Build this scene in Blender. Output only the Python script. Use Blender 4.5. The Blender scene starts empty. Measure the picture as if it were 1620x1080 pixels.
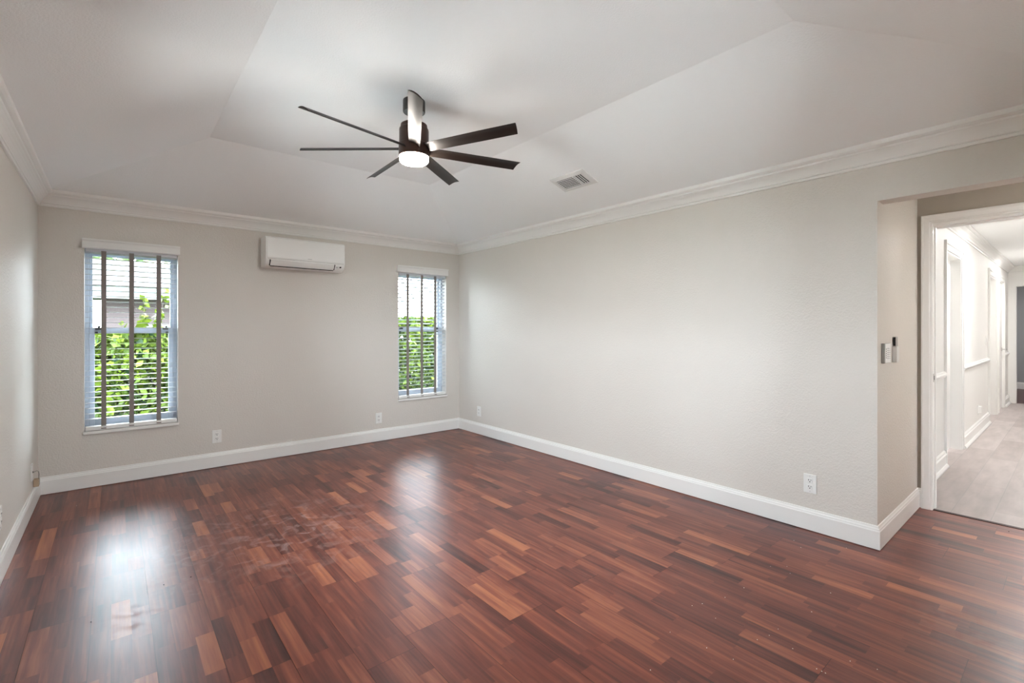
import bpy, bmesh, math, random
from mathutils import Vector, Matrix

S = bpy.context.scene
COL = S.collection
PI = math.pi

# ------------------------------------------------------------------ camera
F_PX = 753.6
YAW = 0.6953
cam_d = bpy.data.cameras.new('camera')
cam_d.sensor_width = 36.0
cam_d.lens = F_PX / 1620 * 36
cam_d.shift_y = -20.66 / 1620
cam_d.clip_start = 0.02
cam = bpy.data.objects.new('camera', cam_d)
COL.objects.link(cam)
cam.location = (0, 0, 1.30)
cam.rotation_euler = (PI / 2, 0, -YAW)
S.camera = cam

# ------------------------------------------------------------------ world: bright hazy sky
SKY = 31.0
w = bpy.data.worlds.new('sky')
S.world = w
w.use_nodes = True
bg = w.node_tree.nodes['Background']
bg.inputs['Color'].default_value = (0.87, 0.94, 1.0, 1)
bg.inputs['Strength'].default_value = SKY

# ------------------------------------------------------------------ view
S.view_settings.view_transform = 'Standard'
S.view_settings.look = 'None'
S.view_settings.gamma = 1.0
S.view_settings.use_curve_mapping = False
S.view_settings.exposure = 0.55
LAMP = 160.0          # fan lamp emission
HALL = 640.0         # hall ceiling lights
S.cycles.max_bounces = 14
S.cycles.diffuse_bounces = 8
S.cycles.transparent_max_bounces = 16
S.cycles.sample_clamp_indirect = 12
S.cycles.caustics_reflective = False
S.cycles.caustics_refractive = False

# ------------------------------------------------------------------ room dimensions (metres)
XL, XR = -0.458, 3.446        # left / right wall faces
YB, YF = 5.207, -0.27         # back / front wall faces
YA = 0.775                    # right wall ends here, alcove begins
XD = 4.50                     # wall with the hall doorway
ZC = 2.256                    # underside of crown moulding
ZW = 2.352                    # wall top
ZT = 2.70                     # flat middle of the ceiling
HX0, HX1 = 4.62, 12.0         # hall
HY = 0.84                     # hall left wall face
HZ = 2.38
W1 = (-0.190, 0.437, 0.455, 1.972)
W2 = (2.588, 3.250, 0.455, 1.985)
W3 = (2.2, 3.1, 0.95, 2.05)   # added fill window, unseen, in the left wall beside the camera (y range)
W4 = (1.5, 2.1, 1.00, 2.05)   # unseen window put behind the camera to brighten the room (x range)


def portal(loc, rot, sx, sy):
    d = bpy.data.lights.new('sky_portal', 'AREA')
    d.shape = 'RECTANGLE'; d.size = sx; d.size_y = sy
    d.cycles.is_portal = True
    o = bpy.data.objects.new('sky_portal', d)
    o.location = loc; o.rotation_euler = rot
    COL.objects.link(o)


portal(((W1[0] + W1[1]) / 2, YB + .21, (W1[2] + W1[3]) / 2), (-PI / 2, 0, 0), W1[1] - W1[0], W1[3] - W1[2])
portal(((W2[0] + W2[1]) / 2, YB + .21, (W2[2] + W2[3]) / 2), (-PI / 2, 0, 0), W2[1] - W2[0], W2[3] - W2[2])
portal(((W4[0] + W4[1]) / 2, YF - .21, (W4[2] + W4[3]) / 2), (PI / 2, 0, 0), W4[1] - W4[0], W4[3] - W4[2])
portal((XL - .21, (W3[0] + W3[1]) / 2, (W3[2] + W3[3]) / 2), (0, -PI / 2, 0), W3[3] - W3[2], W3[1] - W3[0])


# ------------------------------------------------------------------ materials
def new_mat(name):
    m = bpy.data.materials.new(name)
    m.use_nodes = True
    nt = m.node_tree
    return m, nt, nt.nodes['Principled BSDF']


def N(nt, t, **kw):
    n = nt.nodes.new(t)
    for k, v in kw.items():
        setattr(n, k, v)
    return n


def paint(name, col, rough=0.6, bump=0.0, scale=120.0, spec=0.3, metal=0.0, var=0.0, coat=0.0):
    m, nt, b = new_mat(name)
    b.inputs['Base Color'].default_value = (*col, 1)
    b.inputs['Roughness'].default_value = rough
    b.inputs['Specular IOR Level'].default_value = spec
    b.inputs['Metallic'].default_value = metal
    b.inputs['Coat Weight'].default_value = coat
    tc = N(nt, 'ShaderNodeTexCoord')
    if bump > 0:
        n = N(nt, 'ShaderNodeTexNoise')
        n.inputs['Scale'].default_value = scale
        n.inputs['Detail'].default_value = 3
        nt.links.new(tc.outputs['Object'], n.inputs['Vector'])
        bp = N(nt, 'ShaderNodeBump')
        bp.inputs['Strength'].default_value = bump
        bp.inputs['Distance'].default_value = 0.003
        nt.links.new(n.outputs['Fac'], bp.inputs['Height'])
        nt.links.new(bp.outputs['Normal'], b.inputs['Normal'])
    if var > 0:
        n = N(nt, 'ShaderNodeTexNoise')
        n.inputs['Scale'].default_value = 3.0
        n.inputs['Detail'].default_value = 4
        nt.links.new(tc.outputs['Object'], n.inputs['Vector'])
        mx = N(nt, 'ShaderNodeMix', data_type='RGBA')
        mx.inputs[6].default_value = (*[c * (1 - var) for c in col], 1)
        mx.inputs[7].default_value = (*[min(1, c * (1 + var)) for c in col], 1)
        nt.links.new(n.outputs['Fac'], mx.inputs[0])
        nt.links.new(mx.outputs[2], b.inputs['Base Color'])
    return m


def emit(name, col, strength):
    m, nt, b = new_mat(name)
    b.inputs['Base Color'].default_value = (0.8, 0.8, 0.8, 1)
    b.inputs['Emission Color'].default_value = (*col, 1)
    b.inputs['Emission Strength'].default_value = strength
    return m


M = {}
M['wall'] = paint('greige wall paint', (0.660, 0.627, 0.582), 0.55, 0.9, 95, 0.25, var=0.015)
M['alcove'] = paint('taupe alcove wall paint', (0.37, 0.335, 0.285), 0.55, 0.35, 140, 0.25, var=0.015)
M['ceiling'] = paint('matte ceiling paint', (0.845, 0.855, 0.85), 0.9, 0.5, 110, 0.1)
M['trim'] = paint('semi gloss white trim paint', (0.80, 0.795, 0.775), 0.32, 0.0, 80, 0.4)
M['white_plastic'] = paint('white plastic', (0.80, 0.80, 0.78), 0.35, 0, 80, 0.4)
M['slot'] = paint('black slot', (0.015, 0.015, 0.015), 0.6)
M['bronze'] = paint('dark oil rubbed bronze', (0.040, 0.018, 0.012), 0.36, 0, 60, 0.5, 0.25)
M['blade'] = paint('dark bronze blade', (0.012, 0.008, 0.006), 0.42, 0, 60, 0.40)
M['black_metal'] = paint('black metal', (0.012, 0.011, 0.011), 0.35, 0, 60, 0.5)
M['lamp'] = emit('lit opal diffuser', (1.0, 0.935, 0.85), LAMP)
M['hall_lamp'] = emit('lit ceiling light lens', (1.0, 0.985, 0.965), HALL)
M['alcove_fill_lamp'] = emit('lit lens of added alcove fill light', (1.0, 0.985, 0.965), HALL * 0.62)  # unseen light added to brighten the alcove side wall
M['frame'] = paint('sky shaded white vinyl frame', (0.52, 0.57, 0.64), 0.35, 0, 60, 0.4)  # white frame with blue-grey sky shade put into its colour
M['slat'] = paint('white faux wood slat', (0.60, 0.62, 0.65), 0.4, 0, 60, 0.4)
M['tape'] = paint('grey cloth ladder tape', (0.26, 0.235, 0.22), 0.9, 0.3, 900, 0.1)
M['metal'] = paint('brushed nickel', (0.55, 0.54, 0.52), 0.3, 0, 60, 0.5, 1.0)
M['grey_plastic'] = paint('grey plastic', (0.30, 0.285, 0.265), 0.4, 0, 60, 0.4)
M['tan_plastic'] = paint('tan plastic', (0.50, 0.38, 0.27), 0.5)
M['logo'] = paint('grey print', (0.35, 0.35, 0.36), 0.5)
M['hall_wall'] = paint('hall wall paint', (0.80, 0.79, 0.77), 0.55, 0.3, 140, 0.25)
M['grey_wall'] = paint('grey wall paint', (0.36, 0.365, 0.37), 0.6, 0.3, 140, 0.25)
M['vent'] = paint('vent enamel', (0.66, 0.655, 0.635), 0.45)
M['threshold'] = paint('dark floor edge strip', (0.03, 0.012, 0.009), 0.5)
M['crumb'] = paint('white plaster crumb', (0.85, 0.82, 0.78), 0.8)
M['dark_crumb'] = paint('dark grit', (0.02, 0.012, 0.01), 0.8)
M['stucco'] = paint('mauve stucco', (0.064, 0.051, 0.051), 0.9, 0.4, 60, 0.1, var=.08)
M['roof'] = paint('pink grey roof', (0.035, 0.029, 0.029), 0.8, 0.3, 30, 0.1, var=.1)
M['fascia'] = paint('pale green grey fascia', (0.075, 0.082, 0.077), 0.6)
M['bark'] = paint('bark', (0.05, 0.04, 0.03), 0.9, 0.8, 40, 0.1)
M['lawn'] = paint('lawn', (0.035, 0.055, 0.018), 0.95, 0.6, 60, 0.1, var=.2)
M['patio'] = paint('pale concrete', (0.56, 0.55, 0.53), 0.9, 0.3, 60, 0.1, var=.05)  # for the added light-bouncing slabs outside


def glass_mat():
    m = bpy.data.materials.new('clear window glass')
    m.use_nodes = True
    nt = m.node_tree
    nt.nodes.clear()
    out = N(nt, 'ShaderNodeOutputMaterial')
    tr = N(nt, 'ShaderNodeBsdfTransparent')
    tr.inputs['Color'].default_value = (0.93, 0.96, 0.97, 1)
    gl = N(nt, 'ShaderNodeBsdfGlossy')
    gl.inputs['Roughness'].default_value = 0.02
    fr = N(nt, 'ShaderNodeFresnel')
    fr.inputs['IOR'].default_value = 1.35
    mx = N(nt, 'ShaderNodeMixShader')
    nt.links.new(fr.outputs[0], mx.inputs[0])
    nt.links.new(tr.outputs[0], mx.inputs[1])
    nt.links.new(gl.outputs[0], mx.inputs[2])
    nt.links.new(mx.outputs[0], out.inputs[0])
    return m


M['glass'] = glass_mat()


def leaf_mat(name, a, b_):
    m, nt, b = new_mat(name)
    oi = N(nt, 'ShaderNodeAttribute', attribute_name='tone')
    rp = N(nt, 'ShaderNodeValToRGB')
    rp.color_ramp.elements[0].color = (*a, 1)
    rp.color_ramp.elements[1].color = (*b_, 1)
    nt.links.new(oi.outputs['Fac'], rp.inputs[0])
    nt.links.new(rp.outputs[0], b.inputs['Base Color'])
    b.inputs['Roughness'].default_value = 0.5
    b.inputs['Specular IOR Level'].default_value = 0.15
    return m


M['leaf'] = leaf_mat('leaf', (0.007, 0.020, 0.008), (0.088, 0.128, 0.010))
M['leaf_far'] = leaf_mat('far leaf', (0.03, 0.06, 0.025), (0.13, 0.17, 0.06))


def floor_mat():
    """three strip hardwood: stave tone from the mesh, grain and wear from noise"""
    m, nt, b = new_mat('red three strip hardwood')
    L = nt.links.new
    at = N(nt, 'ShaderNodeAttribute', attribute_name='stave')
    sep = N(nt, 'ShaderNodeSeparateColor')
    L(at.outputs['Color'], sep.inputs[0])
    tc = N(nt, 'ShaderNodeTexCoord')
    # grain: noise stretched along the stave, offset per stave
    off = N(nt, 'ShaderNodeVectorMath', operation='MULTIPLY')
    L(at.outputs['Color'], off.inputs[0])
    off.inputs[1].default_value = (0, 37.0, 53.0)
    add = N(nt, 'ShaderNodeVectorMath', operation='ADD')
    L(tc.outputs['Object'], add.inputs[0])
    L(off.outputs[0], add.inputs[1])
    mp = N(nt, 'ShaderNodeMapping')
    mp.inputs['Scale'].default_value = (52, 2.2, 1)
    L(add.outputs[0], mp.inputs['Vector'])
    n1 = N(nt, 'ShaderNodeTexNoise')
    n1.inputs['Scale'].default_value = 1.0
    n1.inputs['Detail'].default_value = 3
    n1.inputs['Roughness'].default_value = 0.55
    n1.inputs['Distortion'].default_value = 0.35
    L(mp.outputs[0], n1.inputs['Vector'])
    mp2 = N(nt, 'ShaderNodeMapping')
    mp2.inputs['Scale'].default_value = (16, 1.3, 1)
    L(add.outputs[0], mp2.inputs['Vector'])
    n2 = N(nt, 'ShaderNodeTexNoise')
    n2.inputs['Scale'].default_value = 1.0
    n2.inputs['Detail'].default_value = 4
    n2.inputs['Distortion'].default_value = 0.8
    L(mp2.outputs[0], n2.inputs['Vector'])
    # tone = stave tone + grain
    def math2(op, a, b_, av=None, bv=None):
        n = N(nt, 'ShaderNodeMath', operation=op)
        if a is not None: L(a, n.inputs[0])
        else: n.inputs[0].default_value = av
        if b_ is not None: L(b_, n.inputs[1])
        else: n.inputs[1].default_value = bv
        return n.outputs[0]
    g1 = math2('MULTIPLY', math2('SUBTRACT', n1.outputs['Fac'], None, bv=0.5), None, bv=0.85)
    g2 = math2('MULTIPLY', math2('SUBTRACT', n2.outputs['Fac'], None, bv=0.5), None, bv=0.75)
    tone = math2('ADD', math2('ADD', sep.outputs['Red'], g1), g2)
    rp = N(nt, 'ShaderNodeValToRGB')
    cr = rp.color_ramp
    cr.elements[0].position = 0.0
    cr.elements[0].color = (0.028, 0.0065, 0.0058, 1)
    cr.elements[1].position = 1.0
    cr.elements[1].color = (0.36, 0.125, 0.055, 1)
    for p, c in ((0.30, (0.100, 0.0235, 0.0165)), (0.55, (0.172, 0.0440, 0.0265)), (0.78, (0.265, 0.081, 0.043))):
        e = cr.elements.new(p)
        e.color = (*c, 1)
    L(tone, rp.inputs[0])
    # large soft wear: dusty haze patches
    n3 = N(nt, 'ShaderNodeTexNoise')
    n3.inputs['Scale'].default_value = 1.6
    n3.inputs['Detail'].default_value = 6
    n3.inputs['Roughness'].default_value = 0.6
    L(tc.outputs['Object'], n3.inputs['Vector'])
    # scuffs: short streaks across the boards
    mp4 = N(nt, 'ShaderNodeMapping')
    mp4.inputs['Scale'].default_value = (5, 34, 1)
    mp4.inputs['Rotation'].default_value = (0, 0, 0.35)
    L(tc.outputs['Object'], mp4.inputs['Vector'])
    n4 = N(nt, 'ShaderNodeTexNoise')
    n4.inputs['Scale'].default_value = 1.0
    n4.inputs['Detail'].default_value = 4
    n4.inputs['Roughness'].default_value = 0.6
    L(mp4.outputs[0], n4.inputs['Vector'])
    sc = N(nt, 'ShaderNodeMapRange')
    sc.inputs['From Min'].default_value = 0.60
    sc.inputs['From Max'].default_value = 0.85
    L(n4.outputs['Fac'], sc.inputs['Value'])
    # smudges
    n5 = N(nt, 'ShaderNodeTexNoise')
    n5.inputs['Scale'].default_value = 4.6
    n5.inputs['Detail'].default_value = 4
    n5.inputs['Roughness'].default_value = 0.6
    L(tc.outputs['Object'], n5.inputs['Vector'])
    sm = N(nt, 'ShaderNodeMapRange')
    sm.inputs['From Min'].default_value = 0.55
    sm.inputs['From Max'].default_value = 0.90
    L(n5.outputs['Fac'], sm.inputs['Value'])
    # dust lightens the wood slightly
    dust = math2('ADD', math2('MULTIPLY', sm.outputs[0], None, bv=0.05), math2('MULTIPLY', sc.outputs[0], None, bv=0.03))
    # one trodden, scuffed patch in front of the left window
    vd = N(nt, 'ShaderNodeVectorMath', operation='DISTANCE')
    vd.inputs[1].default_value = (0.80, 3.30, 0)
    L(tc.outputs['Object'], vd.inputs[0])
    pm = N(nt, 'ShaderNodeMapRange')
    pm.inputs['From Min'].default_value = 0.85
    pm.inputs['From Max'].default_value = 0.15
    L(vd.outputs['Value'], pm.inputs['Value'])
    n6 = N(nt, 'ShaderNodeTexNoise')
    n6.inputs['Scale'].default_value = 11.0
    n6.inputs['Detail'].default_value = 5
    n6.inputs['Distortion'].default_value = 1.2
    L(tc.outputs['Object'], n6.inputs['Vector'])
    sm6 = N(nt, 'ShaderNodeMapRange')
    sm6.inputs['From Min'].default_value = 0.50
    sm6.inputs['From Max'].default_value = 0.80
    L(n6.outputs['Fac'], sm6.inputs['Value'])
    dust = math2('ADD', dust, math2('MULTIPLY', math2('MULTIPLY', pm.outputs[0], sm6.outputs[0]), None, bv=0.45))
    mx = N(nt, 'ShaderNodeMix', data_type='RGBA')
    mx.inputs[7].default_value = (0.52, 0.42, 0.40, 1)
    L(dust, mx.inputs[0])
    L(rp.outputs[0], mx.inputs[6])
    L(mx.outputs[2], b.inputs['Base Color'])
    # roughness
    r = math2('ADD', math2('MULTIPLY', n3.outputs['Fac'], None, bv=0.12), None, bv=0.27)
    r = math2('ADD', r, math2('MULTIPLY', sc.outputs[0], None, bv=0.08))
    r = math2('ADD', r, math2('MULTIPLY', sm.outputs[0], None, bv=0.05))
    # two smeared shoe prints that dull the gloss
    for (px, py, rad) in ((.063, 2.718, .17), (2.79, .355, .30)):
        v2 = N(nt, 'ShaderNodeVectorMath', operation='DISTANCE')
        v2.inputs[1].default_value = (px, py, 0)
        L(tc.outputs['Object'], v2.inputs[0])
        p2 = N(nt, 'ShaderNodeMapRange')
        p2.inputs['From Min'].default_value = rad
        p2.inputs['From Max'].default_value = rad * .4
        L(v2.outputs['Value'], p2.inputs['Value'])
        n7 = N(nt, 'ShaderNodeTexNoise')
        n7.inputs['Scale'].default_value = 22.0
        n7.inputs['Detail'].default_value = 2
        L(tc.outputs['Object'], n7.inputs['Vector'])
        s7 = N(nt, 'ShaderNodeMapRange')
        s7.inputs['From Min'].default_value = 0.50
        s7.inputs['From Max'].default_value = 0.62
        L(n7.outputs['Fac'], s7.inputs['Value'])
        r = math2('ADD', r, math2('MULTIPLY', math2('MULTIPLY', p2.outputs[0], s7.outputs[0]), None, bv=0.09))
    L(r, b.inputs['Roughness'])
    b.inputs['Specular IOR Level'].default_value = 0.50
    b.inputs['IOR'].default_value = 1.5
    return m


M['floor'] = floor_mat()


def tile_mat():
    m, nt, b = new_mat('grey pink plank tile')
    L = nt.links.new
    tc = N(nt, 'ShaderNodeTexCoord')
    br = N(nt, 'ShaderNodeTexBrick')
    br.offset = 0.37
    br.inputs['Scale'].default_value = 1.0
    br.inputs['Brick Width'].default_value = 1.2
    br.inputs['Row Height'].default_value = 0.2
    br.inputs['Mortar Size'].default_value = 0.0022
    br.inputs['Color1'].default_value = (0.33, 0.278, 0.262, 1)
    br.inputs['Color2'].default_value = (0.44, 0.385, 0.37, 1)
    br.inputs['Mortar'].default_value = (0.30, 0.27, 0.26, 1)
    L(tc.outputs['Object'], br.inputs['Vector'])
    mp = N(nt, 'ShaderNodeMapping')
    mp.inputs['Scale'].default_value = (3, 14, 1)
    L(tc.outputs['Object'], mp.inputs['Vector'])
    n = N(nt, 'ShaderNodeTexNoise')
    n.inputs['Scale'].default_value = 1.0
    n.inputs['Detail'].default_value = 6
    L(mp.outputs[0], n.inputs['Vector'])
    mx = N(nt, 'ShaderNodeMix', data_type='RGBA', blend_type='OVERLAY')
    mx.inputs[0].default_value = 0.35
    L(br.outputs['Color'], mx.inputs[6])
    L(n.outputs['Fac'], mx.inputs[7])
    L(mx.outputs[2], b.inputs['Base Color'])
    b.inputs['Roughness'].default_value = 0.38
    return m


M['tile'] = tile_mat()
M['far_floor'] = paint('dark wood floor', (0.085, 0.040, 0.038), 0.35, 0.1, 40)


# ------------------------------------------------------------------ geometry helpers
def obj(name, bm, mat, parent=None, smooth=False, recalc=True):
    if recalc:
        bmesh.ops.recalc_face_normals(bm, faces=bm.faces)
    me = bpy.data.meshes.new(name)
    bm.to_mesh(me)
    bm.free()
    o = bpy.data.objects.new(name, me)
    COL.objects.link(o)
    if mat is not None:
        me.materials.append(mat)
    if parent is not None:
        o.parent = parent
    if smooth:
        for p in me.polygons:
            p.use_smooth = True
        me.set_sharp_from_angle(angle=math.radians(38))
    return o


def empty(name, loc=(0, 0, 0), rz=0.0):
    o = bpy.data.objects.new(name, None)
    o.location = loc
    o.rotation_euler = (0, 0, rz)
    o.empty_display_size = 0.1
    COL.objects.link(o)
    return o


def tag(o, label, cat, group=None):
    o['label'] = label
    o['category'] = cat
    if group:
        o['group'] = group
    return o


def struct(o, label=None):
    o['kind'] = 'structure'
    if label:
        o['label'] = label
    return o


def box(bm, x0, x1, y0, y1, z0, z1, bevel=0.0, mtx=None):
    r = bmesh.ops.create_cube(bm, size=1.0)
    vs = r['verts']
    for v in vs:
        v.co = Vector(((x0 + x1) / 2 + v.co.x * (x1 - x0), (y0 + y1) / 2 + v.co.y * (y1 - y0), (z0 + z1) / 2 + v.co.z * (z1 - z0)))
    if bevel > 0:
        es = list({e for v in vs for e in v.link_edges})
        g = bmesh.ops.bevel(bm, geom=es, offset=bevel, segments=2, affect='EDGES', profile=0.5)
        vs = list({v for f in g['faces'] for v in f.verts} | {v for v in vs if v.is_valid})
    if mtx is not None:
        bmesh.ops.transform(bm, matrix=mtx, verts=[v for v in vs if v.is_valid])
    return vs


def lathe(bm, prof, seg=48, cx=0, cy=0):
    rings = []
    for r, z in prof:
        if r < 1e-6:
            rings.append([bm.verts.new((cx, cy, z))])
        else:
            rings.append([bm.verts.new((cx + r * math.cos(2 * PI * i / seg), cy + r * math.sin(2 * PI * i / seg), z)) for i in range(seg)])
    for a, b in zip(rings, rings[1:]):
        for i in range(seg):
            j = (i + 1) % seg
            if len(a) == 1 and len(b) > 1:
                bm.faces.new((a[0], b[i], b[j]))
            elif len(b) == 1 and len(a) > 1:
                bm.faces.new((a[i], a[j], b[0]))
            elif len(a) > 1:
                bm.faces.new((a[i], a[j], b[j], b[i]))


def tube(bm, pts, r, seg=8):
    pts = [Vector(p) for p in pts]
    rings = []
    for i, p in enumerate(pts):
        d = (pts[min(i + 1, len(pts) - 1)] - pts[max(i - 1, 0)]).normalized()
        up = Vector((0, 0, 1)) if abs(d.z) < 0.9 else Vector((1, 0, 0))
        a = d.cross(up).normalized()
        b = d.cross(a).normalized()
        rings.append([bm.verts.new(p + a * r * math.cos(2 * PI * k / seg) + b * r * math.sin(2 * PI * k / seg)) for k in range(seg)])
    for A, B in zip(rings, rings[1:]):
        for k in range(seg):
            l = (k + 1) % seg
            bm.faces.new((A[k], A[l], B[l], B[k]))
    bm.faces.new(rings[0][::-1])
    bm.faces.new(rings[-1])


def strip(bm, P0, P1, n, prof, m0=0.0, m1=0.0):
    """extrude a moulding profile [(offset from wall, height)] from P0 to P1; n = inward normal (2D);
    m = +1 shortens by the offset at that end (inside corner), -1 lengthens (outside corner)"""
    P0 = Vector((P0[0], P0[1], 0)); P1 = Vector((P1[0], P1[1], 0))
    d = (P1 - P0).normalized()
    n = Vector((n[0], n[1], 0))
    a = [bm.verts.new(P0 + n * o + d * (o * m0) + Vector((0, 0, z))) for o, z in prof]
    b = [bm.verts.new(P1 + n * o - d * (o * m1) + Vector((0, 0, z))) for o, z in prof]
    k = len(prof)
    for i in range(k):
        j = (i + 1) % k
        bm.faces.new((a[i], a[j], b[j], b[i]))
    bm.faces.new(a[::-1])
    bm.faces.new(b)


def wall(bm, P0, P1, t, z0, z1, holes=()):
    """wall slab whose room face runs P0->P1, thickness t to the left of that direction; holes = (s0,s1,z0,z1)"""
    P0 = Vector((P0[0], P0[1], 0)); P1 = Vector((P1[0], P1[1], 0))
    d = (P1 - P0); Ln = d.length; d.normalize()
    n = Vector((-d.y, d.x, 0))
    ss = sorted({0.0, Ln, *[h[0] for h in holes], *[h[1] for h in holes]})
    zs = sorted({z0, z1, *[h[2] for h in holes], *[h[3] for h in holes]})
    ss = [s for s in ss if 0 <= s <= Ln]
    zs = [z for z in zs if z0 <= z <= z1]
    def solid(i, j):
        if i < 0 or j < 0 or i >= len(ss) - 1 or j >= len(zs) - 1:
            return False
        s, z = (ss[i] + ss[i + 1]) / 2, (zs[j] + zs[j + 1]) / 2
        return not any(h[0] < s < h[1] and h[2] < z < h[3] for h in holes)
    cache = {}
    def V(i, k, j):
        key = (i, k, j)
        if key not in cache:
            p = P0 + d * ss[i] + n * (t * k)
            cache[key] = bm.verts.new((p.x, p.y, zs[j]))
        return cache[key]
    for i in range(len(ss) - 1):
        for j in range(len(zs) - 1):
            if not solid(i, j):
                continue
            for k in (0, 1):
                bm.faces.new((V(i, k, j), V(i + 1, k, j), V(i + 1, k, j + 1), V(i, k, j + 1)))
            if not solid(i - 1, j): bm.faces.new((V(i, 0, j), V(i, 1, j), V(i, 1, j + 1), V(i, 0, j + 1)))
            if not solid(i + 1, j): bm.faces.new((V(i + 1, 0, j), V(i + 1, 1, j), V(i + 1, 1, j + 1), V(i + 1, 0, j + 1)))
            if not solid(i, j - 1): bm.faces.new((V(i, 0, j), V(i + 1, 0, j), V(i + 1, 1, j), V(i, 1, j)))
            if not solid(i, j + 1): bm.faces.new((V(i, 0, j + 1), V(i + 1, 0, j + 1), V(i + 1, 1, j + 1), V(i, 1, j + 1)))


# ------------------------------------------------------------------ room shell
def room_shell():
    random.seed(3)
    # hardwood floor: staves as faces with a random tone, dark gaps between the boards
    bm = bmesh.new()
    lay = bm.loops.layers.float_color.new('stave')
    def quad(x0, x1, y0, y1, z, c):
        vs = [bm.verts.new(p) for p in ((x0, y0, z), (x1, y0, z), (x1, y1, z), (x0, y1, z))]
        f = bm.faces.new(vs)
        for l in f.loops:
            l[lay] = c
    x_end = XD + 0.02
    pitch = 0.2043
    x = -0.0795 - 2 * pitch
    gap = 0.0009
    Y0, Y1 = -1.45, YB + 0.01
    while x < x_end:
        yb = Y0 - random.uniform(0, 1.2)
        ends = []
        while yb < Y1:
            nxt = yb + random.uniform(1.18, 1.24)
            ends.append((yb, nxt))
            yb = nxt
        for k in range(3):
            sx0 = x + k * pitch / 3 + (gap if k == 0 else 0)
            sx1 = x + (k + 1) * pitch / 3 - (gap if k == 2 else 0)
            sx0 = max(sx0, XL - .01); sx1 = min(sx1, x_end)
            if sx1 <= sx0: continue
            for a, b in ends:
                y = a + gap
                first = True
                while y < b - gap - 1e-6:
                    ln = random.uniform(0.12, 0.44) if first else random.uniform(0.24, 0.46)
                    first = False
                    y2 = y + ln
                    if b - gap - y2 < 0.12: y2 = b - gap
                    q0, q1 = max(y, Y0), min(y2, Y1)
                    if q1 > q0:
                        u = random.random()
                        if u < .12: tone = random.uniform(.20, .32)
                        elif u < .80: tone = random.uniform(.34, .58)
                        elif u < .94: tone = random.uniform(.56, .70)
                        else: tone = random.uniform(.72, .90)
                        quad(sx0, sx1, q0, q1, 0.0, (tone, random.random(), random.random(), 1))
                    y = y2
        x += pitch
    # dark substrate seen only in the joints
    quad(XL - .3, x_end, Y0, YB + .2, -0.004, (0.0, 0.5, 0.5, 1))
    fl = obj('floor', bm, M['floor'], recalc=False)
    struct(fl, 'glossy red brown three strip hardwood floor')

    # walls
    bm = bmesh.new()
    wall(bm, (XR + .2, YB), (XL - .2, YB), -0.2, 0, ZW + .1,
         [(XR + .2 - W1[1], XR + .2 - W1[0], W1[2], W1[3]), (XR + .2 - W2[1], XR + .2 - W2[0], W2[2], W2[3])])
    struct(obj('wall_back', bm, M['wall']), 'greige back wall with two windows')
    bm = bmesh.new()
    wall(bm, (XL, YF - .2), (XL, YB), 0.2, 0, ZW + .1, [(W3[0] - YF + .2, W3[1] - YF + .2, W3[2], W3[3])])
    struct(obj('wall_left', bm, M['wall']), 'greige left wall')
    bm = bmesh.new()
    wall(bm, (XR, YB), (XR, YF - .2), 0.13, 0, ZW + .1, [(YB - YA, YB - YF + .2, -1, 2.05)])
    # solid block behind the right wall up to the alcove side
    struct(obj('wall_right', bm, M['wall']), 'greige right wall with a wide opening near the camera')
    bm = bmesh.new()
    wall(bm, (XR, YF), (XL - .2, YF), -0.2, 0, ZW + .1, [(XR - W4[1], XR - W4[0], W4[2], W4[3])])
    struct(obj('wall_front', bm, M['wall']), 'greige wall behind the camera')
    bm = bmesh.new()
    wall(bm, (XR + .13, YA), (XD + .12, YA), 0.12, 0, 2.5)
    struct(obj('wall_alcove_side', bm, M['wall']), 'greige alcove side wall with the control panel')
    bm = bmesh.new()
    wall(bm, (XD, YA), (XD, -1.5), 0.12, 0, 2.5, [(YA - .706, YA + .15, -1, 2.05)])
    struct(obj('wall_alcove_end', bm, M['alcove']), 'taupe alcove wall around the hall doorway')
    bm = bmesh.new()
    wall(bm, (XD, -1.4), (XR, -1.4), -0.12, 0, 2.5)
    struct(obj('wall_alcove_front', bm, M['wall']), 'alcove wall out of view')
    bm = bmesh.new()
    wall(bm, (XR, YF - .2), (XR, -1.52), -0.13, 0, 2.5)
    struct(obj('wall_alcove_return', bm, M['wall']), 'alcove return wall out of view')

    # hipped ceiling with a flat middle
    bm = bmesh.new()
    o_ = [(XL, YF), (XR, YF), (XR, YB), (XL, YB)]
    i_ = [(0.535, 0.845), (2.372, 0.845), (2.362, 4.088), (0.535, 4.100)]
    ov = [bm.verts.new((*p, ZW)) for p in o_]
    iv = [bm.verts.new((*p, ZT)) for p in i_]
    for k in range(4):
        l = (k + 1) % 4
        bm.faces.new((ov[k], ov[l], iv[l], iv[k]))
    bm.faces.new(iv)
    # upper skin so that no daylight leaks in
    ou = [bm.verts.new((p[0] + dx, p[1] + dy, ZW + .16)) for p, (dx, dy) in zip(o_, ((-.2, -.2), (.2, -.2), (.2, .2), (-.2, .2)))]
    iu = [bm.verts.new((*p, ZT + .12)) for p in i_]
    for k in range(4):
        l = (k + 1) % 4
        bm.faces.new((ou[k], ou[l], iu[l], iu[k]))
        bm.faces.new((ov[k], ov[l], ou[l], ou[k]))
    bm.faces.new(iu)
    struct(obj('ceiling', bm, M['ceiling']), 'off white hipped ceiling with a flat centre')
    bm = bmesh.new()
    box(bm, XR + .01, XD + .12, -1.52, YA + .12, 2.40, 2.5)
    struct(obj('ceiling_alcove', bm, M['ceiling']), 'alcove ceiling')

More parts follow.
